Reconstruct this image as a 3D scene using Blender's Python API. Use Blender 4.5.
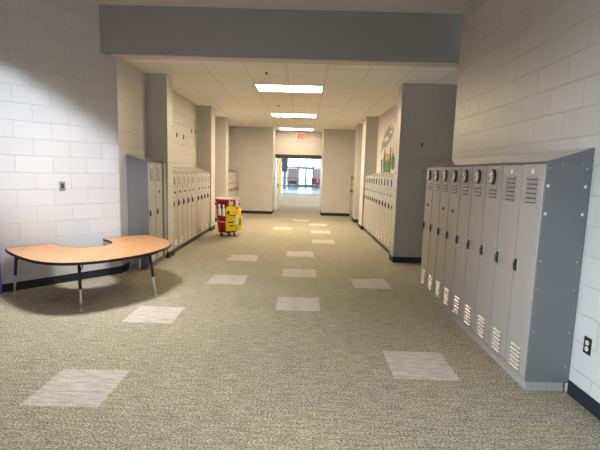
import bpy, bmesh, math, random
from mathutils import Vector, Matrix
random.seed(7)
S = bpy.context.scene
for o in list(bpy.data.objects):
    bpy.data.objects.remove(o)
COL = S.collection

# ------------------------------------------------------------------ camera
CAM_H = 1.5257
cd = bpy.data.cameras.new('camera')
cd.sensor_width = 36.0
cd.lens = 418.98 / 600 * 36
cd.clip_end = 400
cam = bpy.data.objects.new('camera', cd)
COL.objects.link(cam)
ca, cb, cc = Vector((0.99959, 0.0081, 0.0281)), Vector((-0.0285, 0.1253, 0.9917)), Vector((-0.0045, 0.9921, -0.1255))
cc.normalize()
ca = (ca - cc * ca.dot(cc)).normalized()
cb = ca.cross(cc)
m = Matrix((ca, cb, cc)).transposed()
m.col[0], m.col[1], m.col[2] = ca, -cc.cross(ca) * -1, -cc
m.col[1] = (-cc).cross(ca)
cam.matrix_world = Matrix.Translation((0, 0, CAM_H)) @ m.to_4x4()
S.camera = cam

# ------------------------------------------------------------------ world, exposure
w = bpy.data.worlds.new('sky')
S.world = w
w.use_nodes = True
bgn = w.node_tree.nodes['Background']
bgn.inputs[0].default_value = (0.72, 0.86, 1.0, 1)
bgn.inputs[1].default_value = 5.0
S.view_settings.view_transform = 'Standard'
S.view_settings.look = 'None'
S.view_settings.exposure = 0.2
S.view_settings.gamma = 1.0
S.view_settings.use_curve_mapping = False
S.cycles.max_bounces = 10
S.cycles.diffuse_bounces = 6

# ------------------------------------------------------------------ large area lights
def area(name, loc, size, energy, color, target, spread=180):
    l = bpy.data.lights.new(name, 'AREA')
    l.shape = 'RECTANGLE'
    l.size, l.size_y = size
    l.energy = energy
    l.color = color
    l.spread = math.radians(spread)
    o = bpy.data.objects.new(name, l)
    COL.objects.link(o)
    o.location = loc
    d = (Vector(target) - Vector(loc)).normalized()
    o.rotation_euler = d.to_track_quat('-Z', 'Y').to_euler()
    return o

# louvred fixtures in the ceiling of the near hall (above the table, above the camera)
area('hall_lamp', (-2.3, 4.5, 3.57), (0.9, 0.5), 40, (1.0, 0.97, 0.93), (-2.3, 4.5, 0), 84)
area('hall_lamp', (-0.4, 2.2, 3.57), (1.2, 0.6), 36, (1.0, 0.96, 0.90), (-0.4, 2.2, 0), 106)
# added lamp above a made-up ceiling opening, for the slanted patch on the wall
area('added_patch_lamp', (1.0, -0.9, 7.0), (0.6, 0.6), 300, (0.80, 0.89, 1.0), (-2.4, 3.9, 2.6), 120)
# added low bluish side lamp before the windowless left wall, brightens the right wall
area('added_side_lamp', (-4.55, -1.2, 0.95), (1.5, 1.2), 66, (0.68, 0.83, 1.0), (1.95, 1.75, .4), 42)
CORRIDOR_LAMP = 31.0
CORRIDOR_COLOR = (1.0, 0.83, 0.58)

# ------------------------------------------------------------------ materials
def nodes(name):
    mt = bpy.data.materials.new(name)
    mt.use_nodes = True
    nt = mt.node_tree
    return mt, nt, nt.nodes, nt.links, nt.nodes['Principled BSDF']

def plain(name, col, rough=0.5, metal=0.0, var=0.06, scale=9.0, bump=0.0, emit=None, es=0.0, spec=0.5):
    mt, nt, N, L, P = nodes(name)
    no = N.new('ShaderNodeTexNoise')
    no.inputs['Scale'].default_value = scale
    no.inputs['Detail'].default_value = 4
    tc = N.new('ShaderNodeTexCoord')
    L.new(tc.outputs['Object'], no.inputs['Vector'])
    mx = N.new('ShaderNodeMix')
    mx.data_type = 'RGBA'
    mx.inputs[6].default_value = (*[c * (1 - var) for c in col], 1)
    mx.inputs[7].default_value = (*[min(1, c * (1 + var)) for c in col], 1)
    L.new(no.outputs['Fac'], mx.inputs[0])
    L.new(mx.outputs[2], P.inputs['Base Color'])
    P.inputs['Roughness'].default_value = rough
    P.inputs['Metallic'].default_value = metal
    P.inputs['Specular IOR Level'].default_value = spec
    if bump:
        b = N.new('ShaderNodeBump')
        b.inputs['Strength'].default_value = bump
        b.inputs['Distance'].default_value = 0.002
        L.new(no.outputs['Fac'], b.inputs['Height'])
        L.new(b.outputs[0], P.inputs['Normal'])
    if emit:
        P.inputs['Emission Color'].default_value = (*emit, 1)
        P.inputs['Emission Strength'].default_value = es
    return mt

def block(name, col, offset=(0, 0), rough=0.42):
    """painted concrete block, UV in metres"""
    mt, nt, N, L, P = nodes(name)
    uv = N.new('ShaderNodeUVMap')
    mp = N.new('ShaderNodeMapping')
    mp.inputs['Location'].default_value = (offset[0], offset[1], 0)
    L.new(uv.outputs[0], mp.inputs[0])
    br = N.new('ShaderNodeTexBrick')
    br.inputs['Scale'].default_value = 1
    br.inputs['Brick Width'].default_value = 0.4064
    br.inputs['Row Height'].default_value = 0.2032
    br.inputs['Mortar Size'].default_value = 0.0045
    br.inputs['Mortar Smooth'].default_value = 0.4
    br.inputs['Color1'].default_value = (*[c * 0.97 for c in col], 1)
    br.inputs['Color2'].default_value = (*[min(1, c * 1.03) for c in col], 1)
    br.inputs['Mortar'].default_value = (*[c * 0.93 for c in col], 1)
    L.new(mp.outputs[0], br.inputs['Vector'])
    L.new(br.outputs['Color'], P.inputs['Base Color'])
    P.inputs['Roughness'].default_value = rough
    no = N.new('ShaderNodeTexNoise')
    no.inputs['Scale'].default_value = 130
    no.inputs['Detail'].default_value = 3
    L.new(mp.outputs[0], no.inputs['Vector'])
    b1 = N.new('ShaderNodeBump')
    b1.inputs['Strength'].default_value = 0.5
    b1.inputs['Distance'].default_value = 0.0016
    L.new(no.outputs['Fac'], b1.inputs['Height'])
    b2 = N.new('ShaderNodeBump')
    b2.invert = True
    b2.inputs['Strength'].default_value = 0.8
    b2.inputs['Distance'].default_value = 0.0045
    L.new(br.outputs['Fac'], b2.inputs['Height'])
    L.new(b1.outputs[0], b2.inputs['Normal'])
    L.new(b2.outputs[0], P.inputs['Normal'])
    return mt

def carpet(name, c1, c2, c3):
    mt, nt, N, L, P = nodes(name)
    g = N.new('ShaderNodeNewGeometry')
    # tile index -> per-tile tone
    off = N.new('ShaderNodeVectorMath'); off.operation = 'ADD'
    off.inputs[1].default_value = (0.2674, 0.0074, 0)
    L.new(g.outputs['Position'], off.inputs[0])
    sc = N.new('ShaderNodeVectorMath'); sc.operation = 'SCALE'; sc.inputs['Scale'].default_value = 2.0
    L.new(off.outputs[0], sc.inputs[0])
    fl = N.new('ShaderNodeVectorMath'); fl.operation = 'FLOOR'
    L.new(sc.outputs[0], fl.inputs[0])
    wn = N.new('ShaderNodeTexWhiteNoise'); wn.noise_dimensions = '2D'
    L.new(fl.outputs[0], wn.inputs['Vector'])
    # loop pile: two noises, the second drawn out across the hall
    m1 = N.new('ShaderNodeMapping'); m1.inputs['Scale'].default_value = (74, 104, 1)
    L.new(g.outputs['Position'], m1.inputs[0])
    n1 = N.new('ShaderNodeTexNoise'); n1.inputs['Scale'].default_value = 1; n1.inputs['Detail'].default_value = 3
    n1.inputs['Roughness'].default_value = 0.85
    L.new(m1.outputs[0], n1.inputs['Vector'])
    m2 = N.new('ShaderNodeMapping'); m2.inputs['Scale'].default_value = (7, 42, 1)
    L.new(g.outputs['Position'], m2.inputs[0])
    n2 = N.new('ShaderNodeTexNoise'); n2.inputs['Scale'].default_value = 1; n2.inputs['Detail'].default_value = 2
    L.new(m2.outputs[0], n2.inputs['Vector'])
    r1 = N.new('ShaderNodeValToRGB')
    r1.color_ramp.elements[0].position = 0.37; r1.color_ramp.elements[0].color = (*c1, 1)
    r1.color_ramp.elements[1].position = 0.65; r1.color_ramp.elements[1].color = (*c3, 1)
    e = r1.color_ramp.elements.new(0.5); e.color = (*c2, 1)
    L.new(n1.outputs['Fac'], r1.inputs[0])
    r2 = N.new('ShaderNodeMapRange')
    r2.inputs['From Min'].default_value = 0.3; r2.inputs['From Max'].default_value = 0.7
    r2.inputs['To Min'].default_value = 0.78; r2.inputs['To Max'].default_value = 1.22
    L.new(n2.outputs['Fac'], r2.inputs[0])
    r3 = N.new('ShaderNodeMapRange')
    r3.inputs['To Min'].default_value = 0.97; r3.inputs['To Max'].default_value = 1.03
    L.new(wn.outputs['Value'], r3.inputs[0])
    mu = N.new('ShaderNodeMath'); mu.operation = 'MULTIPLY'
    L.new(r2.outputs[0], mu.inputs[0]); L.new(r3.outputs[0], mu.inputs[1])
    vs = N.new('ShaderNodeVectorMath'); vs.operation = 'SCALE'
    tn = N.new('ShaderNodeMix'); tn.data_type = 'RGBA'
    tn.inputs[6].default_value = (0.985, 0.995, 1.02, 1); tn.inputs[7].default_value = (1.02, 1.005, 0.965, 1)
    L.new(wn.outputs['Value'], tn.inputs[0])
    tm = N.new('ShaderNodeVectorMath'); tm.operation = 'MULTIPLY'
    L.new(r1.outputs[0], tm.inputs[0]); L.new(tn.outputs[2], tm.inputs[1])
    L.new(tm.outputs[0], vs.inputs[0]); L.new(mu.outputs[0], vs.inputs['Scale'])
    L.new(vs.outputs[0], P.inputs['Base Color'])
    P.inputs['Roughness'].default_value = 0.95
    P.inputs['Specular IOR Level'].default_value = 0.15
    b = N.new('ShaderNodeBump'); b.inputs['Strength'].default_value = 0.5; b.inputs['Distance'].default_value = 0.004
    L.new(n1.outputs['Fac'], b.inputs['Height']); L.new(b.outputs[0], P.inputs['Normal'])
    return mt

def ceiling_tile(name, col, ox, oy):
    mt, nt, N, L, P = nodes(name)
    g = N.new('ShaderNodeNewGeometry')
    mp = N.new('ShaderNodeMapping'); mp.inputs['Location'].default_value = (-ox, -oy, 0)
    L.new(g.outputs['Position'], mp.inputs[0])
    br = N.new('ShaderNodeTexBrick')
    br.offset = 0
    br.inputs['Scale'].default_value = 1
    br.inputs['Brick Width'].default_value = 0.61
    br.inputs['Row Height'].default_value = 0.61
    br.inputs['Mortar Size'].default_value = 0.009
    br.inputs['Mortar Smooth'].default_value = 0.1
    br.inputs['Color1'].default_value = (*[c * 0.97 for c in col], 1)
    br.inputs['Color2'].default_value = (*[c * 1.02 for c in col], 1)
    br.inputs['Mortar'].default_value = (*[c * 0.80 for c in col], 1)
    L.new(mp.outputs[0], br.inputs['Vector'])
    no = N.new('ShaderNodeTexNoise'); no.inputs['Scale'].default_value = 60
    L.new(g.outputs['Position'], no.inputs['Vector'])
    L.new(br.outputs['Color'], P.inputs['Base Color'])
    P.inputs['Roughness'].default_value = 0.9
    b = N.new('ShaderNodeBump'); b.inputs['Strength'].default_value = 0.3; b.inputs['Distance'].default_value = 0.003
    L.new(no.outputs['Fac'], b.inputs['Height']); L.new(b.outputs[0], P.inputs['Normal'])
    return mt

def wood_laminate(name):
    mt, nt, N, L, P = nodes(name)
    tc = N.new('ShaderNodeTexCoord')
    mp = N.new('ShaderNodeMapping'); mp.inputs['Scale'].default_value = (3.0, 26, 1)
    L.new(tc.outputs['Object'], mp.inputs[0])
    no = N.new('ShaderNodeTexNoise'); no.inputs['Scale'].default_value = 1.3; no.inputs['Detail'].default_value = 5
    L.new(mp.outputs[0], no.inputs['Vector'])
    r = N.new('ShaderNodeValToRGB')
    r.color_ramp.elements[0].position = 0.3; r.color_ramp.elements[0].color = (0.40, 0.185, 0.078, 1)
    r.color_ramp.elements[1].position = 0.72; r.color_ramp.elements[1].color = (0.56, 0.295, 0.14, 1)
    L.new(no.outputs['Fac'], r.inputs[0]); L.new(r.outputs[0], P.inputs['Base Color'])
    P.inputs['Roughness'].default_value = 0.38
    return mt

def glass_mat(name):
    mt = bpy.data.materials.new(name); mt.use_nodes = True
    nt = mt.node_tree; N = nt.nodes; L = nt.links
    N.remove(N['Principled BSDF'])
    t = N.new('ShaderNodeBsdfTransparent'); t.inputs[0].default_value = (0.95, 0.98, 0.97, 1)
    g = N.new('ShaderNodeBsdfGlossy'); g.inputs['Roughness'].default_value = 0.03
    mx = N.new('ShaderNodeMixShader'); mx.inputs[0].default_value = 0.07
    L.new(t.outputs[0], mx.inputs[1]); L.new(g.outputs[0], mx.inputs[2])
    L.new(mx.outputs[0], N['Material Output'].inputs[0])
    return mt

WALL = (0.56, 0.53, 0.49)
M = dict(
    wall=block('painted_block', WALL),
    wall_angled=block('painted_block_angled', (0.55, 0.54, 0.54), (0.10, 0)),
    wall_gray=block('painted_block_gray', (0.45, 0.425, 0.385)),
    wall_plain=plain('painted_plaster', WALL, 0.6),
    header=plain('painted_bulkhead', (0.33, 0.32, 0.315), 0.7, var=0.03, scale=3),
    header_trim=plain('bulkhead_trim', (0.62, 0.59, 0.54), 0.6),
    carpet=carpet('carpet_tweed', (0.06, 0.062, 0.06), (0.272, 0.252, 0.193), (0.64, 0.57, 0.42)),
    carpet_light=carpet('carpet_accent', (0.32, 0.288, 0.265), (0.44, 0.395, 0.365), (0.57, 0.515, 0.475)),
    lobby_floor=plain('lobby_floor', (0.38, 0.46, 0.55), 0.22, var=0.05, scale=1.5),
    ceil=ceiling_tile('ceiling_tile', (0.86, 0.835, 0.79), 0.315, 7.61),
    ceil_near=plain('ceiling_gypsum', (0.62, 0.60, 0.57), 0.85, var=0.03),
    rubber=plain('black_rubber', (0.012, 0.014, 0.02), 0.55),
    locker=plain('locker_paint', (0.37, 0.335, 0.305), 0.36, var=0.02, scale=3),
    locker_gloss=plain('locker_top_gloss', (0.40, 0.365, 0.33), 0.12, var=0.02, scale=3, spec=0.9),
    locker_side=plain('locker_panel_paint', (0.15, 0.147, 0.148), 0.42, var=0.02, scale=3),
    locker_beige=plain('locker_paint_beige', (0.43, 0.395, 0.345), 0.36, var=0.02, scale=3),
    black=plain('black_plastic', (0.012, 0.012, 0.013), 0.35),
    dark=plain('dark_metal', (0.05, 0.055, 0.06), 0.4, 0.6),
    chrome=plain('chrome', (0.78, 0.78, 0.76), 0.18, 1.0),
    steel=plain('brushed_steel', (0.62, 0.62, 0.62), 0.35, 0.9),
    handle=plain('dark_steel_handle', (0.07, 0.072, 0.075), 0.35, 0.7),
    plate=plain('number_plate', (0.80, 0.78, 0.72), 0.35),
    wood=wood_laminate('oak_laminate'),
    edge=plain('black_edge_band', (0.010, 0.012, 0.018), 0.5),
    leg_black=plain('black_leg_paint', (0.015, 0.018, 0.028), 0.4),
    red=plain('red_plastic', (0.38, 0.008, 0.035), 0.42),
    yellow=plain('yellow_vinyl', (0.90, 0.66, 0.01), 0.45),
    yellow_dark=plain('printed_black', (0.04, 0.035, 0.02), 0.5),
    liner=plain('bag_liner', (0.80, 0.62, 0.58), 0.45),
    tan=plain('tan_strap', (0.62, 0.42, 0.20), 0.6),
    white=plain('white_plastic', (0.82, 0.82, 0.80), 0.35),
    grayplate=plain('gray_plate', (0.22, 0.22, 0.22), 0.45),
    ivory=plain('ivory_plastic', (0.72, 0.66, 0.54), 0.4),
    glass=glass_mat('clear_glass'),
    frame=plain('dark_bronze_frame', (0.035, 0.033, 0.03), 0.45, 0.3),
    frame_gray=plain('gray_mullion', (0.16, 0.18, 0.19), 0.45, 0.3),
    lamp=plain('lamp_diffuser', (0.9, 0.9, 0.9), 0.5, emit=CORRIDOR_COLOR, es=CORRIDOR_LAMP),
    lamp_mid=plain('lamp_diffuser_bright', (0.9, 0.9, 0.9), 0.5, emit=CORRIDOR_COLOR, es=CORRIDOR_LAMP * 2.7),
    lamp_far=plain('lamp_diffuser_dim', (0.9, 0.9, 0.9), 0.5, emit=CORRIDOR_COLOR, es=CORRIDOR_LAMP * 0.45),
    lamp2=plain('lamp_diffuser_cool', (0.9, 0.9, 0.9), 0.5, emit=(1, 0.97, 0.92), es=30),
    lampframe=plain('lamp_frame', (0.75, 0.73, 0.70), 0.5),
    exitred=plain('exit_red', (0.75, 0.01, 0.01), 0.5, emit=(1.0, 0.02, 0.03), es=0.45),
    exitface=plain('exit_face', (0.80, 0.24, 0.19), 0.5, emit=(1.0, 0.25, 0.18), es=0.3),
    brick=plain('pale_red_brick', (0.62, 0.36, 0.36), 0.85, scale=30),
    purple=plain('purple_vinyl', (0.13, 0.10, 0.42), 0.5),
    owlgray=plain('mural_gray', (0.27, 0.265, 0.25), 0.8, var=0.5, scale=28),
    owllight=plain('mural_light', (0.60, 0.58, 0.52), 0.8, var=0.2, scale=40),
    mgreen=plain('mural_green', (0.06, 0.19, 0.055), 0.8, var=0.5, scale=35),
    mbrown=plain('mural_brown', (0.085, 0.05, 0.03), 0.8, var=0.3, scale=30),
    mtan=plain('mural_tan', (0.44, 0.31, 0.19), 0.8, var=0.25, scale=30),
    mblue=plain('mural_blue', (0.07, 0.09, 0.42), 0.8, var=0.2, scale=30),
    ycol=plain('yellow_column', (0.55, 0.42, 0.05), 0.6),
    banner=plain('navy_banner', (0.07, 0.075, 0.10), 0.7),
    redsign=plain('red_sign', (0.6, 0.05, 0.05), 0.6),
    grass=plain('lawn', (0.42, 0.52, 0.34), 0.95, var=0.3, scale=2),
    concrete=plain('pale_concrete', (0.62, 0.61, 0.58), 0.9),
    foliage=plain('shrub_leaves', (0.16, 0.30, 0.10), 0.8, var=0.5, scale=6),
    light_box=plain('light_box_dark_lining', (0.05, 0.05, 0.055), 0.9),
    chair=plain('dark_red_fabric', (0.16, 0.035, 0.045), 0.8),
)

# ------------------------------------------------------------------ mesh helpers
class MB:
    def __init__(s):
        s.b = bmesh.new(); s.mi = 0
    def face(s, pts):
        f = s.b.faces.new([s.b.verts.new(p) for p in pts]); f.material_index = s.mi; return f
    def box(s, x0, x1, y0, y1, z0, z1, bevel=0.0, seg=2):
        g = bmesh.ops.create_cube(s.b, size=1)
        for v in g['verts']:
            v.co = Vector(((x0 + x1) / 2 + v.co.x * (x1 - x0), (y0 + y1) / 2 + v.co.y * (y1 - y0), (z0 + z1) / 2 + v.co.z * (z1 - z0)))
        fs = set(f for v in g['verts'] for f in v.link_faces)
        for f in fs: f.material_index = s.mi
        if bevel:
            es = list(set(e for f in fs for e in f.edges))
            r = bmesh.ops.bevel(s.b, geom=es, offset=bevel, segments=seg, affect='EDGES', profile=0.5)
            for f in r['faces']: f.material_index = s.mi
        return s
    def prism(s, outline, a, b, axis='z'):
        """closed outline extruded along an axis"""
        def P(p, t):
            return {'z': (p[0], p[1], t), 'y': (p[0], t, p[1]), 'x': (t, p[0], p[1])}[axis]
        lo = [s.b.verts.new(P(p, a)) for p in outline]
        hi = [s.b.verts.new(P(p, b)) for p in outline]
        fs = [s.b.faces.new(lo[::-1]), s.b.faces.new(hi)]
        n = len(outline)
        for i in range(n):
            fs.append(s.b.faces.new((lo[i], lo[(i + 1) % n], hi[(i + 1) % n], hi[i])))
        for f in fs: f.material_index = s.mi
        return s
    def tube(s, p0, p1, r0, r1=None, seg=14):
        r1 = r0 if r1 is None else r1
        p0, p1 = Vector(p0), Vector(p1)
        d = (p1 - p0).normalized()
        q = d.to_track_quat('Z', 'Y')
        A = []; B = []
        for i in range(seg):
            t = 2 * math.pi * i / seg
            o = q @ Vector((math.cos(t), math.sin(t), 0))
            A.append(s.b.verts.new(p0 + o * r0)); B.append(s.b.verts.new(p1 + o * r1))
        fs = [s.b.faces.new(A[::-1]), s.b.faces.new(B)]
        for i in range(seg):
            f = s.b.faces.new((A[i], A[(i + 1) % seg], B[(i + 1) % seg], B[i])); f.smooth = True; fs.append(f)
        for f in fs: f.material_index = s.mi
        return s
    def lathe(s, prof, seg=28, c=(0, 0)):
        rings = []
        for r, z in prof:
            rings.append([s.b.verts.new((c[0] + r * math.cos(2 * math.pi * i / seg), c[1] + r * math.sin(2 * math.pi * i / seg), z)) for i in range(seg)])
        fs = []
        for a, b in zip(rings, rings[1:]):
            for i in range(seg):
                f = s.b.faces.new((a[i], a[(i + 1) % seg], b[(i + 1) % seg], b[i])); f.smooth = True; fs.append(f)
        fs.append(s.b.faces.new(rings[0][::-1])); fs.append(s.b.faces.new(rings[-1]))
        for f in fs: f.material_index = s.mi
        return s
    def build(s, name, mats, parent=None, recalc=True):
        b = s.b
        if recalc: bmesh.ops.recalc_face_normals(b, faces=b.faces)
        uvl = b.loops.layers.uv.new('UVMap')
        for f in b.faces:
            n = f.normal
            if abs(n.z) > 0.7:
                for l in f.loops: l[uvl].uv = (l.vert.co.x, l.vert.co.y)
            else:
                t = Vector((abs(n.y), -n.x if n.y >= 0 else n.x, 0))
                if abs(n.y) < 1e-4: t = Vector((0, 1, 0))
                t.normalize()
                for l in f.loops: l[uvl].uv = (l.vert.co.dot(t), l.vert.co.z)
        me = bpy.data.meshes.new(name)
        b.to_mesh(me); b.free()
        for mt in (mats if isinstance(mats, (list, tuple)) else [mats]): me.materials.append(mt)
        o = bpy.data.objects.new(name, me); COL.objects.link(o)
        if parent: o.parent = parent
        return o

def tag(o, label=None, cat=None, group=None, kind=None):
    if label: o['label'] = label
    if cat: o['category'] = cat
    if group: o['group'] = group
    if kind: o['kind'] = kind
    return o
def thing(name, label, cat, loc=(0, 0, 0), rz=0.0, group=None):
    o = bpy.data.objects.new(name, None); COL.objects.link(o)
    o.empty_display_size = 0.1
    o.location = loc; o.rotation_euler = (0, 0, rz)
    return tag(o, label, cat, group)
def struct(name, mb, mats, label=None):
    o = mb.build(name, mats); o['kind'] = 'structure'
    if label: o['label'] = label
    return o
def copy_tree(o, parent=None):
    c = o.copy(); COL.objects.link(c)
    if parent: c.parent = parent
    for ch in list(o.children): copy_tree(ch, c)
    return c
def sbox(name, mt, *a): return struct(name, MB().box(*a), mt)

# ------------------------------------------------------------------ floor with carpet tiles
ACC = {(-3, 5), (2, 6), (-3, 8), (0, 9), (2, 11), (0, 12), (0, 15), (1, 18), (-2, 11), (-2, 14), (1, 21), (-1, 22), (1, 24), (0, 26)}
FX0, FY0 = -0.2674, -0.0074
fl = MB()
for i in range(-11, 11):
    for j in range(-8, 44):
        x, y = FX0 + .5 * i, FY0 + .5 * j
        fl.mi = 1 if (i, j) in ACC else 0
        fl.face([(x, y, 0), (x + .5, y, 0), (x + .5, y + .5, 0), (x, y + .5, 0)])
bmesh.ops.remove_doubles(fl.b, verts=fl.b.verts, dist=1e-4)
struct('floor', fl, [M['carpet'], M['carpet_light']])
CARPET_END = FY0 + 22
sbox('floor_lobby', M['carpet'], -6, 6, CARPET_END, 30, -.1, 0)
sbox('floor_entrance', M['lobby_floor'], -9, 9, 30, 46.2, -.1, 0)

# ------------------------------------------------------------------ near hall
XR, XL = 1.95, -2.595          # wall planes
P0 = Vector((-2.595, 5.921, 0)); D = Vector((.6555, .7552, 0)); Nn = Vector((.7552, -.6555, 0))
def aw(u, v, z=0): return P0 + D * u + Nn * v + Vector((0, 0, z))
UA = -3.1
def quadprism(name, pts, z0, z1, mt): return struct(name, MB().prism([(p[0], p[1]) for p in pts], z0, z1), mt)
a0, a1 = aw(UA, 0), aw(0, 0)
quadprism('wall_left', [a0, a1, a1 + Vector((-.25, .02, 0)), a0 + Vector((-.2, .15, 0))], 0, 3.62, M['wall_angled'])
sbox('wall_left_near', M['wall_angled'], a0.x - .2, a0.x, -3.5, a0.y + .15, 0, 3.62)
sbox('wall_right', M['wall'], XR, XR + .2, -3.5, 5.60, 0, 3.62)
sbox('header', M['header'], -2.80, 6, 5.765, 5.94, 3.012, 3.62)
sbox('trim_1', M['header_trim'], -2.60, 6, 5.79, 5.965, 2.998, 3.012)
SX0, SX1, SY0, SY1 = -2.45, -0.75, 2.2, 3.6  # made-up ceiling opening, sized to give the wall patch its slanted edge
cn = MB().box(-5, 2.15, -3.5, SY0, 3.62, 3.72).box(-5, 2.15, SY1, 5.93, 3.62, 3.72).box(-5, SX0, SY0, SY1, 3.62, 3.72).box(SX1, 2.15, SY0, SY1, 3.62, 3.72)
struct('ceiling_near', cn, M['ceil_near'])
sh = MB().box(-3.0, -2.9, -1.8, 4.4, 3.72, 8).box(1.9, 2.0, -1.8, 4.4, 3.72, 8).box(-3.0, 2.0, -1.9, -1.8, 3.72, 8).box(-3.0, 2.0, 4.4, 4.5, 3.72, 8).box(-3.0, 2.0, -1.9, 4.5, 8, 8.1)
struct('added_light_box', sh, M['light_box'])  # added closed box, out of view, keeps sky light off the ceiling opening
# entrance glazing wall behind the camera: sill, head and two posts around the opening
bw = MB().box(-4.9, -2.0, -3.6, -3.5, 0, 3.62).box(0, 2.15, -3.6, -3.5, 0, 3.62).box(-2.0, 0, -3.6, -3.5, 2.15, 3.62)
struct('wall_back', bw, M['wall_plain'])

# ------------------------------------------------------------------ corridor shell
YE, YD = 14.96, 16.10
CH = 3.04
sbox('ceiling', M['ceil'], -2.9, 6, 5.91, YD + .2, CH, CH + .1)
sbox('wall_left_corridor', M['wall'], XL - .25, XL, 5.93, YE + .2, 0, CH)
sbox('wall_right_corridor', M['wall'], 1.97, 2.2, 7.5, YE + .2, 0, CH)
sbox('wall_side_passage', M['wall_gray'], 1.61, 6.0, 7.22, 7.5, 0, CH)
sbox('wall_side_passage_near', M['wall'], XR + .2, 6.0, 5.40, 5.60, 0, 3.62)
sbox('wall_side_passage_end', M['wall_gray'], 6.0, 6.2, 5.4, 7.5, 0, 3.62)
PIL = [(-2.595, -2.26, 7.02, 7.32), (-2.595, -2.26, 10.33, 10.78), (-2.595, -2.26, 12.30, 12.68),
       (1.64, 1.97, 11.45, 12.1), (1.64, 1.97, 13.1, 13.75)]
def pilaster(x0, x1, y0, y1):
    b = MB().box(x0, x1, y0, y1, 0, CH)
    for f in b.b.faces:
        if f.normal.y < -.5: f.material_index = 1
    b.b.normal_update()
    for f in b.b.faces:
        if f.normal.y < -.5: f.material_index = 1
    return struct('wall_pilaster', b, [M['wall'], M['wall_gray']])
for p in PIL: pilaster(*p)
sbox('wall_end_left', M['wall'], XL - .25, -1.085, YE, YD + .2, 0, CH)
sbox('wall_end_right', M['wall'], .675, 2.2, YE, YD + .2, 0, CH)
sbox('wall_end_lintel', M['wall'], -1.085, .675, YD, YD + .2, 2.17, CH)

# black rubber baseboards
def base(name, *pts):
    mb = MB()
    for (p, q2) in zip(pts, pts[1:]):
        p, q2 = Vector((*p, 0)), Vector((*q2, 0))
        t = (q2 - p).normalized(); n = Vector((t.y, -t.x, 0)) * .007   # to the right of travel
        mb.prism([(v.x, v.y) for v in (p, q2, q2 + n, p + n)], 0, .102)
    o = mb.build(name, M['rubber']); o['kind'] = 'structure'; return o
base('baseboard_left', (a0.x, a0.y), (a1.x, a1.y))
base('baseboard_right', (XR, 2.86), (XR, -3.4))
base('baseboard_left_alcove', (XL, 5.93), (XL, 6.18))
base('baseboard_left_corridor', (XL, 10.78), (XL, 12.3))
base('baseboard_end', (XL, YE), (-1.085, YE), (-1.085, YD))
base('baseboard_end', (.675, YD), (.675, YE), (1.70, YE))
base('baseboard_side', (1.61, 7.5), (1.61, 7.22), (6.0, 7.22))
for (x0, x1, y0, y1) in PIL:
    if x0 < 0: base('baseboard_pilaster', (x0, y0), (x1, y0), (x1, y1), (x0, y1))
    else: base('baseboard_pilaster', (x1, y1), (x0, y1), (x0, y0), (x1, y0))

# ------------------------------------------------------------------ door opening at the corridor's end
df = MB().box(-1.085, .675, YD - .02, YD + .22, 2.03, 2.17)
df.mi = 1
df.box(.645, .675, YD - .02, YD + .22, 0, 2.03).box(-1.085, -1.055, YD - .02, YD + .22, 0, 2.03)
struct('door_frame', df, [M['frame'], M['lampframe']])
door = thing('door', 'pale door leaf folded open at the left of the far opening', 'door', (-1.04, YD + .23, 0))
MB().box(0, .045, 0, .82, .02, 2.02, .003).build('leaf', M['white'], door)
MB().box(.045, .075, .1, .72, .95, 1.02, .004).box(.045, .07, .08, .16, .9, 1.06, .004).build('push_bar', M['frame_gray'], door)
MB().box(.0455, .052, .02, .1, .03, .2, .002).build('door_stop', M['black'], door)

# ------------------------------------------------------------------ lobby beyond the door
sbox('wall_lobby_left', M['wall_plain'], -2.4, -2.2, YD + .2, 22, 0, CH)
sbox('wall_lobby_right', M['wall_plain'], 1.9, 2.1, YD + .2, 34, 0, CH)
sbox('ceiling_lobby', M['ceil'], -9, 9, YD + .2, 46.2, CH, CH + .1)
YF = 44.0
# glazed front: frame, door leaves, panes
fr = MB()
for x in (-1.68, -.56, .24, 1.02, 1.86, -3.2, -4.8): fr.box(x - .05, x + .05, YF - .06, YF + .06, 0, CH)
fr.box(-8.9, 3, YF - .06, YF + .06, 1.92, 2.06).box(-8.9, 3, YF - .06, YF + .06, 2.9, CH).box(-8.9, 3, YF - .06, YF + .06, 0, .12)
fr.box(-8.9, -.56, YF - .05, YF + .05, .86, .93)
ent = struct('window_1', fr, M['frame_gray'])
MB().box(-8.9, 3, YF - .008, YF + .008, .1, 2.95).build('window_glass', M['glass'], ent)
for x0 in (-.51, .29):
    d = thing('entrance_door', 'glass entrance door leaf, ' + ('left' if x0 < 0 else 'right') + ' of the pair at the far end of the lobby', 'door', (x0, YF - .03, .02), 0, None)
    MB().box(0, .06, -.03, .0, 0, 1.9).box(.64, .68, -.03, .0, 0, 1.9).box(0.06, .64, -.03, .0, 1.82, 1.9).box(.06, .64, -.03, .0, 0, .2).build('door_rail', M['frame_gray'], d)
    MB().box(.06, .64, -.02, -.012, .2, 1.82).build('door_pane', M['glass'], d)
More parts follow.
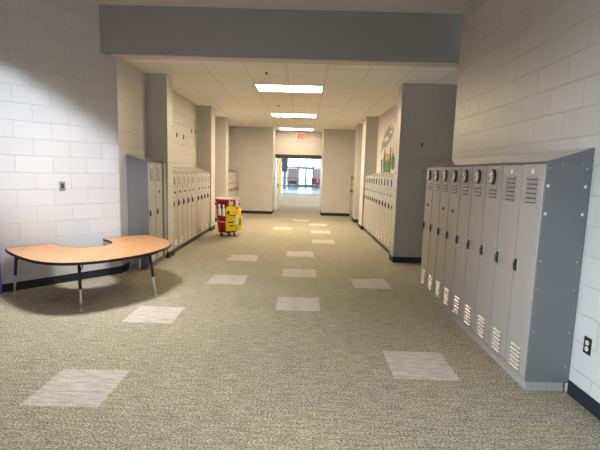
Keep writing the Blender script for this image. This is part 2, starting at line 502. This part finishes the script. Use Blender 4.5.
# brick panels either side of the doors
sbox('wall_lobby_brick', M['brick'], -1.62, -.62, YF + .3, YF + .5, .0, 1.9)
sbox('wall_lobby_brick', M['brick'], 1.08, 1.8, YF + .3, YF + .5, .0, 1.9)
yc = MB().box(-1.77, -1.47, 28, 28.3, 0, CH)
struct('wall_column_yellow', yc, M['ycol'])
sbox('wall_column_gray', M['frame_gray'], -1.82, -1.55, 38, 38.3, 0, CH)
bn = MB().box(-1.55, -1.17, 30.0, 30.03, 1.5, 2.62); bn.box(-1.57, -1.15, 29.99, 30.04, 2.6, 2.66).box(-1.5, -1.47, 30.0, 30.03, 2.64, CH).box(-1.24, -1.21, 30.0, 30.03, 2.64, CH)
tag(bn.build('hanging_banner', M['banner']), 'dark hanging banner in the lobby right of the yellow column', 'banner')
rs = MB().box(-1.86, -1.5, 32, 32.06, 2.25, 2.5, .01)
rs.mi = 0; rs.box(-1.7, -1.66, 32.02, 32.04, 2.49, CH)
tag(rs.build('hanging_sign', M['redsign']), 'small red hanging sign between yellow column and dark banner', 'sign')
# bench and chairs by the glass
bench = thing('lobby_bench', 'dark low bench under the glass left of the far entrance doors', 'bench', (-1.05, 41.5, 0))
MB().box(-.42, .42, -.25, .25, .36, .46, .02).build('seat', M['black'], bench)
MB().box(-.42, .42, .2, .27, .46, .62, .02).build('backrest', M['black'], bench)
for sx in (-.36, .36): MB().box(sx - .03, sx + .03, -.2, .2, 0, .36).build('leg', M['dark'], bench)
def lobby_chair(x, y, rz, label):
    c = thing('lobby_chair', label, 'chair', (x, y, 0), rz)
    MB().box(-.27, .27, -.27, .27, .38, .48, .03).build('seat', M['chair'], c)
    MB().box(-.27, .27, .2, .3, .48, .92, .03).build('backrest', M['chair'], c)
    for sx in (-.23, .23):
        for sy in (-.23, .23): MB().tube((sx, sy, 0), (sx, sy, .38), .02, seg=8).build('leg', M['dark'], c)
lobby_chair(1.22, 42.6, .5, 'dark red chair by the glass, nearer the entrance doors')
lobby_chair(1.6, 40.2, -.6, 'dark red chair at the right edge of the far opening')
# outdoors
sbox('ground_outside', M['concrete'], -40, 40, 46.2, 70, -.2, -.05)
sbox('lawn_outside', M['grass'], -60, 60, 70, 130, -.2, -.04)
# lobby ceiling lights
for k, (x, y) in enumerate(((-.6, 20), (.9, 20), (-.6, 26), (.9, 26), (-.6, 33), (.9, 33), (-5, 30), (-5, 38))):
    t = thing('ceiling_light', 'flat panel light in the ceiling beyond the far door', 'light', (x, y, CH), 0, 'lobby ceiling lights')
    MB().box(-.32, .32, -.62, .62, -.02, 0).build('frame', M['lampframe'], t)
    MB().box(-.28, .28, -.58, .58, -.025, -.019).build('diffuser', M['lamp2'], t)

# ------------------------------------------------------------------ corridor lights, sprinklers, exit sign
for k, (y, w_) in enumerate(((7.915, 'nearest'), (11.575, 'middle'), (15.235, 'farthest'))):
    t = thing('ceiling_light', w_ + ' of the three bright rectangular lights in the corridor ceiling', 'light', (-.295, y, CH))
    f = MB().box(-.61, .61, -.305, -.285, -.012, 0).box(-.61, .61, .285, .305, -.012, 0).box(-.61, -.59, -.285, .285, -.012, 0).box(.59, .61, -.285, .285, -.012, 0)
    f.build('frame', M['lampframe'], t)
    MB().box(-.585, .585, -.28, .28, -.009, -.001, .002).build('diffuser', (M['lamp'], M['lamp_mid'], M['lamp_far'])[k], t)
for y, w_ in ((6.74, 'nearer'), (9.95, 'farther')):
    t = thing('sprinkler_head', w_ + ' dark sprinkler head in the ceiling left of the lights', 'sprinkler', (-.62, y, CH))
    MB().lathe([(.026, -.004), (.026, 0)], 16).build('escutcheon', M['dark'], t)
    MB().tube((0, 0, -.028), (0, 0, -.004), .010).tube((0, 0, -.032), (0, 0, -.028), .02).build('deflector', M['dark'], t)

ex = thing('exit_sign', 'lit red EXIT sign above the far door opening', 'sign', (-.125, YD - .03, 2.85))
MB().box(-.185, .185, -.025, .025, -.15, .15, .012).build('housing', M['white'], ex)
MB().box(-.155, .155, -.028, -.024, -.12, .12).build('sign_face', M['exitface'], ex)
def text_mesh(s, size, mat, parent, name, loc, rot):
    cu = bpy.data.curves.new(name, 'FONT'); cu.body = s; cu.size = size; cu.extrude = .0015
    cu.align_x = 'CENTER'; cu.align_y = 'CENTER'
    to = bpy.data.objects.new(name + '_source', cu); COL.objects.link(to)
    bpy.context.view_layer.update()
    me = bpy.data.meshes.new_from_object(to.evaluated_get(bpy.context.evaluated_depsgraph_get()))
    bpy.data.objects.remove(to)
    me.materials.clear(); me.materials.append(mat)
    o = bpy.data.objects.new(name, me); COL.objects.link(o)
    o.parent = parent; o.location = loc; o.rotation_euler = rot
    return o
text_mesh('EXIT', .165, M['exitred'], ex, 'lettering', (0, -.0295, 0), (math.pi / 2, 0, 0))

# ------------------------------------------------------------------ lockers
# local frame of a locker: front plane x = 0 facing -x, depth to +x, width along +y, origin at the floor under the front near corner
def louver(mb, y, z, wd, h=.013, dp=.015):
    mb.prism([(0.0005, z - h * .55), (-dp, z - h * .45), (-dp, z - h * .2), (0.0005, z + h)], y - wd / 2, y + wd / 2, 'y')
    k = mb.mi; mb.mi = 1
    mb.box(-.0006, .002, y - wd / 2, y + wd / 2, z - h * .55 - .007, z - h * .55)   # black bar, painted shade of the slot under the louvre
    mb.mi = k
def make_locker(name, label, group, W, top, depth, paint, kind, body_paint=None, hole=False, bot=.075, lowres=False):
    t = thing(name, label, 'locker', (0, 0, 0), 0, group)
    b = MB().box(.021, depth, .0005, W - .0005, bot, top); b.build('body', body_paint or paint, t)
    d = MB().box(0, .02, .006, W - .008, bot + .012, top - .018, .0025, 1)
    nl = 6 if kind == 'plain' else 3
    if not lowres:
        for i in range(nl): louver(d, W * .5, (top - .115 if kind == 'plain' else top - .215) - i * .033, W * .46)
        for i in range(6): louver(d, W * .5, bot + .195 - i * .032, W * .42, .010, .012)
    else:
        for i in range(4): louver(d, W * .5, top - (.10 if kind == 'plain' else .21) - i * .034, W * .42, .013, .016)
        for i in range(4): louver(d, W * .5, bot + .16 - i * .03, W * .4)
    d.build('door', [paint, M['black']], t)
    hz = top - .775 if not lowres else top - .56
    hy = W * .84
    h = MB().box(-.004, .0, hy - .018, hy + .018, hz - .062, hz + .062, .0015, 1)
    h.build('handle_plate', M['steel'] if not lowres else M['dark'], t)
    h = MB().prism([(-.003, hz - .05), (-.022, hz - .035), (-.026, hz + .01), (-.014, hz + .045), (-.003, hz + .05)], hy - .011, hy + .011, 'y')
    h.build('handle', M['handle'], t)
    if kind == 'oval':
        cz, cy = top - .115, W * .5
        ov = [(cy + .040 * math.cos(a), cz + .066 * math.sin(a) + .0) for a in [2 * math.pi * i / 28 for i in range(28)]]
        lc = MB().prism(ov, -.014, .0, 'x').build('lock_cover', M['black'], t)
        ov2 = [(cy - .006 + .021 * math.cos(a), cz + .006 + .046 * math.sin(a)) for a in [2 * math.pi * i / 20 for i in range(20)]]
        MB().prism(ov2, -.024, -.0135, 'x').tube((-.034, cy + .004, cz + .02), (-.014, cy + .004, cz + .02), .016).build('lock_body', M['chrome'], lc)
        MB().box(-.03, -.0235, cy - .02, cy + .012, cz - .045, cz - .016, .002, 1).build('lock_tag', M['plate'], lc)
    else:
        pz = top - .068
        MB().box(-.003, 0, W * .5 - .013, W * .5 + .013, pz - .017, pz + .017, .001, 1).build('number_plate', M['plate'], t)
    if hole:
        hz2 = 1.15 if not lowres else top - .36
        MB().tube((-.012, W * .5, hz2), (0, W * .5, hz2), .016 if not lowres else .02).build('lock', M['black'], t)
    return t
WN = .305
def hood(name, label, xf, xw, y0, y1, z, zw, paint):
    mb = MB().prism([(xf, z), (xw, zw), (xw, z)] if xf > xw else [(xf, z), (xw, z), (xw, zw)], y0, y1, 'y')
    mb.b.normal_update()
    for f in mb.b.faces: f.material_index = 1 if abs(f.normal.y) > .9 else 0
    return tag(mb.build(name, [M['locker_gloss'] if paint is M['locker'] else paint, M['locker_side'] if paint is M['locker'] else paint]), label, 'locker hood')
def plinth(label, xf, xw, y0, y1, paint, h=.075):
    return tag(MB().box(min(xf, xw), max(xf, xw), y0, y1, 0, h).build('locker_plinth', paint), label, 'locker base')

# --- near bank on the right
XF, Y0N, TN = 1.64, 2.878, 1.645
DN = XR - XF
ordn = ['nearest', 'second', 'third', 'fourth', 'fifth', 'sixth', 'seventh', 'eighth', 'last']
protoP = make_locker('locker', 'x', 'near lockers along the right wall', WN, TN, DN - .002, M['locker'], 'plain', M['locker_side'])
protoO = make_locker('locker', 'x', 'near lockers along the right wall', WN, TN, DN - .002, M['locker'], 'oval', M['locker_side'])
protoH = make_locker('locker', 'x', 'near lockers along the right wall', WN, TN, DN - .002, M['locker'], 'oval', M['locker_side'], True)
used = set()
for i in range(9):
    p = protoP if i < 2 else protoH if i in (5, 6, 8) else protoO
    o = p if p not in used else copy_tree(p)
    used.add(p)
    o.location = (XF, Y0N + WN * i, 0)
    where = {0: 'nearest grey locker of the right row, beside the blue-grey end panel, six top louvres',
             1: 'second grey locker from the near end of the right row, number plate and six louvres',
             8: 'grey locker at the far end of the near right row, black lock below oval'}.get(
        i, f'{ordn[i]} grey locker from near end of right row, black oval lock cover' + (' and lock dot' if i in (5, 6) else ''))
    o['label'] = where
YN1 = Y0N + 9 * WN
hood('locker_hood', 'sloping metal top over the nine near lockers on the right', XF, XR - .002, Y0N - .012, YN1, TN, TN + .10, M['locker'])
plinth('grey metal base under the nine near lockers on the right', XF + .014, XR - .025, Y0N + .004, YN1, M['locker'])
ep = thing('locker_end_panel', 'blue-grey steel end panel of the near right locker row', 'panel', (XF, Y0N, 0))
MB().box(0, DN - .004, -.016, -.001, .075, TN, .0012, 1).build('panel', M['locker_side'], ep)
for x in (.018, DN - .04):
    for z, r in ((1.48, .0115), (1.29, .0115), (.96, .005), (.76, .005), (.45, .005), (.2, .005), (1.60, .004)):
        MB().tube((x, -.0185, z), (x, -.016, z), r, r * .8, 12).build('bolt', M['chrome'], ep)
for x in (.1, .24): MB().tube((x, -.0185, 1.625), (x, -.016, 1.625), .004, seg=10).build('bolt', M['chrome'], ep)

def left_place(o, y_near, W, xf):
    """front faces +x; local +y runs back towards the camera"""
    o.location = (xf, y_near + W, 0); o.rotation_euler = (0, 0, math.pi)
# --- bank A (left, behind the table)
XA = -2.29
WA = .315
for i in range(2):
    t = make_locker('locker', ['grey-beige locker beside the end panel behind the table', 'grey-beige locker left of the dark gap behind the table'][i],
                    'pair of lockers behind the table', WA, 1.62, .303, M['locker'], 'plain', M['locker_side'], i == 1)
    left_place(t, 6.20 + WA * i, WA, XA)
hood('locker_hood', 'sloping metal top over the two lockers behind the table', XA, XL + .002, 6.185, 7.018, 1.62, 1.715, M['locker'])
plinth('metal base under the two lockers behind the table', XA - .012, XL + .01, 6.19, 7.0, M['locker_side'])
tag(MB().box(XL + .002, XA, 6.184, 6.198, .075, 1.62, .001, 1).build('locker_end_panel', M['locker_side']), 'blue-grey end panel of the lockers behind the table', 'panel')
tag(MB().box(XL + .05, XA - .012, 6.832, 6.903, .075, 1.615).build('filler_and_gap_shade', M['black']), 'black strip for the shade in the gap between second locker and grey filler behind the table', 'gap shade')  # shade inside the open gap, put in as a black strip
tag(MB().box(XL + .002, XA, 6.905, 7.016, .075, 1.62, .002, 1).build('filler_and_gap_shade', M['locker']), 'narrow grey filler panel between dark gap and first left pilaster', 'panel')

# --- bank B (left, past the first pilaster), nine lockers with a filler
TB = 1.46
WB = .318
ordB = ['first', 'second', 'third', 'fourth', 'fifth', 'sixth', 'seventh', 'eighth', 'ninth']
pB = make_locker('locker', 'x', 'lockers in the left alcove before the cart', WB, TB, .303, M['locker_beige'], 'plain', None, True, lowres=True)
for i in range(9):
    o = pB if i == 0 else copy_tree(pB)
    y = 7.34 + WB * i if i < 5 else 9.10 + (WB - .012) * (i - 5)
    left_place(o, y, WB, XA)
    o['label'] = f'{ordB[i]} beige locker from the near end of the left alcove row'
tag(MB().box(XL + .002, XA, 7.34 + WB * 5 + .002, 9.098, .075, TB, .002, 1).build('filler_and_gap_shade', M['locker_beige']), 'beige filler panel between fifth and sixth lockers of the left alcove', 'panel')
hood('locker_hood', 'sloping beige top over the left alcove lockers', XA, XL + .002, 7.325, 10.325, TB, TB + .11, M['locker_beige'])
plinth('dark base under the left alcove lockers', XA - .02, XL + .01, 7.33, 10.32, M['dark'])

# --- bank C (right, past the side passage), twelve lockers
XC, TC, WC = 1.68, 1.48, .325
ordC = ordB + ['tenth', 'eleventh', 'twelfth']
pC = make_locker('locker', 'x', 'cream lockers under the mural', WC, TC, .285, M['locker_beige'], 'oval', None, True, lowres=True)
for i in range(12):
    o = pC if i == 0 else copy_tree(pC)
    o.location = (XC, 7.53 + WC * i, 0)
    o['label'] = f'{ordC[i]} cream locker from the near end of the row under the mural'
hood('locker_hood', 'sloping cream top over the lockers under the mural', XC, 1.968, 7.51, 11.44, TC, TC + .07, M['locker_beige'])
plinth('dark base under the lockers below the mural', XC + .02, 1.96, 7.52, 11.43, M['dark'])

# --- far alcove banks
pD = make_locker('locker', 'x', 'far left alcove lockers behind the cart', .32, TB, .303, M['locker_beige'], 'plain', None, True, lowres=True)
for i in range(7):
    o = pD if i == 0 else copy_tree(pD)
    left_place(o, 12.70 + .32 * i, .32, XA)
    o['label'] = f'{ordB[i]} beige locker from the near end of the farthest left alcove'
hood('locker_hood', 'sloping beige top over the farthest left alcove lockers', XA, XL + .002, 12.69, 14.955, TB, TB + .11, M['locker_beige'])
plinth('beige base under the farthest left alcove lockers', XA - .01, XL + .01, 12.69, 14.95, M['locker_beige'])
pE = make_locker('locker', 'x', 'far right alcove lockers', .29, TC, .285, M['locker_beige'], 'oval', None, True, lowres=True)
for i in range(4):
    o = pE if i == 0 else copy_tree(pE)
    o.location = (1.70, 13.78 + .29 * i, 0)
    o['label'] = f'{ordB[i]} cream locker from the near end of the farthest right alcove'
hood('locker_hood', 'sloping cream top over the farthest right alcove lockers', 1.70, 1.968, 13.77, 14.955, TC, TC + .07, M['locker_beige'])
plinth('cream base under the farthest right alcove lockers', 1.71, 1.96, 13.77, 14.95, M['locker_beige'])

# ------------------------------------------------------------------ horseshoe table
TZ = .54
CT = [(-1.375, .055), (-1.425, .16), (-1.438, .40), (-1.43, .66), (-1.40, .90), (-1.345, 1.10), (-1.24, 1.26), (-1.10, 1.36), (-.93, 1.415), (-.72, 1.43), (-.50, 1.41),
      (-.30, 1.355), (-.10, 1.25), (.075, 1.13), (.22, .96), (.31, .77), (.355, .55), (.36, .33), (.335, .16), (.26, .075), (.12, .055), (-.10, .055), (-.25, .06),
      (-.285, .10), (-.282, .26), (-.31, .41), (-.39, .53), (-.50, .59), (-.62, .592), (-.74, .55), (-.835, .44), (-.885, .29), (-.89, .12), (-.93, .06), (-1.10, .055)]
def catmull(P, k=5):
    out = []; n = len(P)
    for i in range(n):
        p = [Vector(P[(i + j) % n]) for j in (-1, 0, 1, 2)]
        for s_ in range(k):
            t = s_ / k
            out.append(.5 * (2 * p[1] + (p[2] - p[0]) * t + (2 * p[0] - 5 * p[1] + 4 * p[2] - p[3]) * t * t + (3 * p[1] - p[0] - 3 * p[2] + p[3]) * t ** 3))
    return out
tab = thing('horseshoe_table', 'low horseshoe-shaped oak-topped table with black edge by the angled wall', 'table', (P0.x, P0.y, 0), math.atan2(D.y, D.x))
# local frame: x along the wall, y = -v
oc = catmull([(u, -v) for u, v in CT])
cen = None
n = len(oc)
nrm = []
for i in range(n):
    t = (oc[(i + 1) % n] - oc[i - 1]).normalized(); nrm.append(Vector((t.y, -t.x)))
area2 = sum(oc[i].x * oc[(i + 1) % n].y - oc[(i + 1) % n].x * oc[i].y for i in range(n))
sg = 1 if area2 > 0 else -1
inner = [oc[i] - nrm[i] * sg * .004 for i in range(n)]
tp = MB()
lo = [tp.b.verts.new((p.x, p.y, TZ - .028)) for p in inner]; hi = [tp.b.verts.new((p.x, p.y, TZ)) for p in inner]
for ring in (lo, hi):
    es = [tp.b.edges.new((ring[i], ring[(i + 1) % n])) for i in range(n)]
    bmesh.ops.triangle_fill(tp.b, use_beauty=True, edges=es)
for i in range(n): tp.b.faces.new((lo[i], lo[(i + 1) % n], hi[(i + 1) % n], hi[i]))
top_o = tp.build('tabletop', M['wood'], tab)
eb = MB()
R_ = []
for p, off, z in ((0, .0, TZ + .0008), (0, .003, TZ - .003), (0, .003, TZ - .026), (0, 0, TZ - .0295), (0, -.006, TZ - .0295), (0, -.006, TZ + .0008)):
    R_.append([eb.b.verts.new((oc[i].x + nrm[i].x * sg * off, oc[i].y + nrm[i].y * sg * off, z)) for i in range(n)])
for a_, b_ in zip(R_, R_[1:] + R_[:1]):
    for i in range(n): eb.b.faces.new((a_[i], a_[(i + 1) % n], b_[(i + 1) % n], b_[i]))
eb.build('edge_band', M['edge'], top_o)
for (u0, v0, u1, v1) in ((-1.05, 1.26, -1.06, 1.30), (-.26, 1.28, -.235, 1.36), (-1.34, .22, -1.372, .17), (.15, .26, .165, .22)):
    pt, pb = Vector((u0, -v0, TZ - .029)), Vector((u1, -v1, .0))
    at = lambda z: pb + (pt - pb) * (z / (TZ - .029))
    lg = MB().tube(at(.235), pt, .0165).box(u0 - .05, u0 + .05, -v0 - .05, -v0 + .05, TZ - .034, TZ - .029).build('leg', M['leg_black'], tab)
    MB().tube(at(.02), at(.24), .0125).build('leg_extension', M['steel'], lg)
    MB().lathe([(.02, 0), (.021, .006), (.012, .022)], 14, (u1, -v1)).build('foot_glide', M['steel'], lg)
    c = Vector((-.55, -.85, 0)) - Vector((u0, -v0, 0)); c.normalize()
    MB().tube(at(.40), Vector((u0, -v0, TZ - .031)) + c * .11, .006, seg=8).build('leg_brace', M['leg_black'], lg)

# ------------------------------------------------------------------ wall plates
def wall_plate(name, label, loc, rz, mt, face):
    t = thing(name, label, 'outlet', loc, rz)          # local: plate in the xz plane facing -y
    MB().box(-.036, .036, -.006, 0, -.058, .058, .002, 1).build('plate', mt, t)
    return t
t = wall_plate('wall_outlet', 'grey wall plate high on the angled block wall above the table', aw(-.742, 0, 1.262), math.atan2(D.y, D.x), M['grayplate'], None)
MB().box(-.016, .016, -.009, -.006, -.03, .03, .002, 1).build('socket', M['dark'], t)
t = wall_plate('wall_outlet', 'black outlet with two ivory sockets low on the right wall', (XR, 2.715, .418), -math.pi / 2, M['black'], None)
for z in (.021, -.021):
    s_ = MB().prism([(.0165 * math.cos(a), z + .0165 * math.sin(a)) for a in [2 * math.pi * i / 20 for i in range(20)]], -.009, -.0055, 'y').build('socket', M['ivory'], t)
    MB().box(-.008, -.005, -.0096, -.009, z - .004, z + .006).box(.005, .008, -.0096, -.009, z - .004, z + .006).build('slot', M['black'], s_)

# hook on the grey side-passage wall
hk = thing('wall_hook', 'small dark hook on the grey wall of the side passage', 'hook', (2.0, 7.22, 2.035))
MB().box(-.02, .02, -.01, 0, -.03, .03, .003, 1).build('plate', M['dark'], hk)
MB().box(-.006, .006, -.05, -.01, -.02, -.008, .002, 1).box(-.006, .006, -.05, -.04, -.01, .015, .002, 1).build('prong', M['steel'], hk)
# small hooks on the left alcove walls
for (y, z, lab) in ((8.65, 2.2, 'nearest of four dark hooks on the left wall above the alcove lockers'), (9.13, 2.2, 'second of four dark hooks on the left wall above the alcove lockers'),
                    (9.75, 2.38, 'third of four dark hooks on the left wall above the alcove lockers'), (10.12, 2.4, 'farthest of four dark hooks on the left wall above the alcove lockers'),
                    (13.5, 2.12, 'nearer small dark hook on the farthest left alcove wall'), (13.95, 2.12, 'farther small dark hook on the farthest left alcove wall')):
    t = thing('wall_hook', lab, 'hook', (XL, y, z))
    MB().box(0, .010, -.012, .012, -.05, .05, .003, 1).build('plate', M['dark'], t)
    MB().tube((.01, 0, .0), (.024, 0, .008), .007).build('prong', M['dark'], t)

# ------------------------------------------------------------------ mural over the right lockers
mu = thing('wall_mural', 'painted mural of grey bird shape and green plants above the right lockers', 'mural', (1.9695, 10.0, 0))
def paint(name, pts, mt, d=.002):
    return MB().prism([(y - 10.0, z) for y, z in pts], -d, 0.0, 'x').build(name, mt, mu)
def ell(cy, cz, ry, rz, n=26, tilt=0):
    o = []
    for i in range(n):
        a = 2 * math.pi * i / n; y, z = ry * math.cos(a), rz * math.sin(a)
        o.append((cy + y * math.cos(tilt) - z * math.sin(tilt), cz + y * math.sin(tilt) + z * math.cos(tilt)))
    return o
paint('painted_body', [(9.62, 2.63), (9.45, 2.50), (9.62, 2.36), (9.95, 2.24), (10.35, 2.17), (10.62, 2.17), (10.80, 2.05), (10.86, 2.10), (10.78, 2.30), (10.45, 2.52), (10.1, 2.62), (9.8, 2.67)], M['owlgray'])
paint('painted_head', ell(9.72, 2.54, .20, .095), M['owllight'], .003)
for y in (9.64, 9.82): paint('painted_eye', ell(y, 2.55, .045, .04), M['mbrown'], .004)
paint('painted_wing', [(10.6, 2.36), (10.2, 2.44), (9.9, 2.36), (10.2, 2.30)], M['owllight'], .003)
paint('painted_branch', [(10.55, 1.86), (10.45, 2.06), (9.9, 2.02), (9.62, 1.92), (9.5, 1.74), (9.6, 1.60), (10.3, 1.64)], M['mtan'])
for y in (10.35, 9.66): paint('painted_trunk', [(y + .07, 1.50), (y + .09, 1.86), (y + .05, 2.16), (y - .03, 2.12), (y - .06, 1.86), (y - .08, 1.5)], M['mbrown'], .004)
paint('painted_leaves', [(10.42, 1.60), (10.5, 1.76), (10.38, 1.90), (10.15, 1.82), (9.95, 1.90), (9.75, 1.80), (9.62, 1.86), (9.58, 1.62), (9.95, 1.56)], M['mgreen'], .003)
paint('painted_leaves', [(9.52, 1.66), (9.56, 1.9), (9.44, 1.98), (9.40, 2.12), (9.30, 1.92), (9.18, 1.90), (9.05, 2.12), (8.97, 2.04), (8.96, 1.78), (9.12, 1.70), (9.3, 1.62)], M['mgreen'], .003)
paint('painted_trunk', [(9.38, 1.66), (9.40, 2.0), (9.33, 2.0), (9.3, 1.66)], M['mbrown'], .004)
paint('painted_post', [(10.74, 1.55), (10.80, 1.90), (10.60, 1.90), (10.56, 1.55)], M['mblue'], .003)
paint('painted_ground', ell(9.95, 1.535, .62, .03), M['mtan'], .003)

# ------------------------------------------------------------------ cleaning cart: barrel, caddy apron, bottles
BX, BY = -1.74, 9.68
can = thing('trash_barrel', 'red round waste barrel on a wheeled dolly by the left lockers', 'bin', (BX, BY, 0))
MB().lathe([(.205, .13), (.215, .14), (.245, .55), (.262, .83), (.275, .835), (.278, .87), (.262, .872), (.255, .84), (.23, .4), (.2, .16)], 32).build('barrel', M['red'], can)
MB().lathe([(.281, .855), (.284, .858), (.284, .88), (.27, .888), (.258, .88), (.262, .855), (.276, .865)], 32).build('bag_liner', M['liner'], can)
for s_ in (-1, 1): MB().box(s_ * .27 - .02, s_ * .27 + .02, -.07, .07, .72, .77, .012).build('handle', M['red'], can)
MB().lathe([(.229, .335), (.236, .336), (.238, .36), (.232, .362)], 32).build('strap', M['tan'], can)
MB().lathe([(.20, .10), (.215, .105), (.215, .13), (.19, .13)], 28).build('dolly', M['black'], can)
for i in range(5):
    a = 2 * math.pi * i / 5 + .3
    x, y = .165 * math.cos(a), .165 * math.sin(a)
    MB().tube((x - .016, y, .042), (x + .016, y, .042), .041, seg=16).build('wheel', M['black'], can)
    MB().box(x - .02, x + .02, y - .015, y + .015, .075, .102).build('caster_fork', M['steel'], can)
# yellow apron wrapped round the front right of the barrel
def rad(z): return .217 + (z - .14) * .062 if z < .83 else .27
def wrap(a0_, a1_, z0, z1, off, th, zt=None, n=16):
    mb = MB(); cols = []
    for i in range(n + 1):
        a = math.radians(a0_ + (a1_ - a0_) * i / n); col = []
        top = z1 if zt is None else z1 + zt(i / n)
        for z, o_ in ((z0, off), (top, off), (top, off + th), (z0, off + th)):
            r = rad(z) + o_; col.append(mb.b.verts.new((r * math.cos(a), r * math.sin(a), z)))
        cols.append(col)
    for c0, c1 in zip(cols, cols[1:]):
        for k in range(4): mb.b.faces.new((c0[k], c1[k], c1[(k + 1) % 4], c0[(k + 1) % 4]))
    mb.b.faces.new(cols[0]); mb.b.faces.new(cols[-1][::-1])
    return mb
cad = thing('caddy_apron', 'yellow tool apron with pockets hanging on the red barrel', 'caddy', (BX, BY, 0), math.radians(9))
ap = wrap(-96, 40, .14, .68, .010, .016, lambda t: .05 * math.sin(t * 9)).build('apron', M['yellow'], cad)
wrap(-93, -52, .17, .42, .026, .055, lambda t: .015 * math.sin(t * 6)).build('pocket', M['yellow'], cad)
wrap(-48, 30, .16, .46, .026, .085, lambda t: .02 * math.sin(t * 5)).build('pocket', M['yellow'], cad)
wrap(-90, 25, .48, .63, .026, .048, lambda t: .02 * math.sin(t * 8)).build('pocket', M['yellow'], cad)
pr = wrap(-80, -46, .50, .52, .0745, .002); pr.build('printed_mark', M['yellow_dark'], cad)
wrap(-86, -62, .34, .37, .0815, .002).build('printed_mark', M['yellow_dark'], cad)
wrap(-80, -60, .25, .28, .0815, .002).build('printed_mark', M['yellow_dark'], cad)
wrap(-89, -80, .53, .61, .0745, .002).build('printed_mark', M['yellow_dark'], cad)
wrap(-36, -26, .27, .42, .1115, .002).build('printed_mark', M['yellow_dark'], cad)
# spray bottles clipped round the rim
def bottle(a_, z, label, off=.045, rz=0):
    a = math.radians(a_); r = rad(z + .1) + off
    b = thing('spray_bottle', label, 'bottle', (BX + r * math.cos(a), BY + r * math.sin(a), z), a + rz, None)
    MB().lathe([(.034, 0), (.038, .01), (.038, .13), (.03, .16), (.015, .185), (.014, .2)], 18).build('bottle', M['white'], b)
    MB().tube((0, 0, .2), (0, 0, .225), .017).box(-.018, .05, -.011, .011, .222, .255, .004).build('spray_head', M['white'], b)
    MB().box(.02, .03, -.005, .005, .17, .225).build('trigger', M['white'], b)
bottle(-116, .50, 'leftmost white spray bottle on the red barrel')
bottle(-96, .49, 'white spray bottle left of the yellow apron top')
bottle(-40, .69, 'white spray bottle standing in the yellow apron', .075)
cl = thing('cleaning_cloth', 'grey cloth tucked behind the yellow apron', 'cloth', (BX, BY, 0), math.radians(9))
wrap(-82, -64, .74, .83, .012, .03, lambda t: .02 * math.sin(t * 7)).build('cloth', M['owllight'], cl)
cl2 = thing('paper_pack', 'white pack in the right pocket of the yellow apron', 'pack', (BX, BY, 0), math.radians(9))
wrap(-58, -44, .30, .52, .113, .012).build('pack', M['white'], cl2)

# ------------------------------------------------------------------ purple panel at the left edge
pm = MB()
ol = [(-.95, .0), (0, 0), (.0, .78), (-.02, .95), (-.06, 1.06), (-.14, 1.12), (-.95, 1.12)]
pm.prism(ol, -.06, -.004, 'y')
pp = pm.build('folding_mat', M['purple'])
pp.location = aw(-1.465, 0); pp.rotation_euler = (0, 0, math.atan2(D.y, D.x))
tag(pp, 'purple mat standing against the angled wall at the left edge', 'mat')
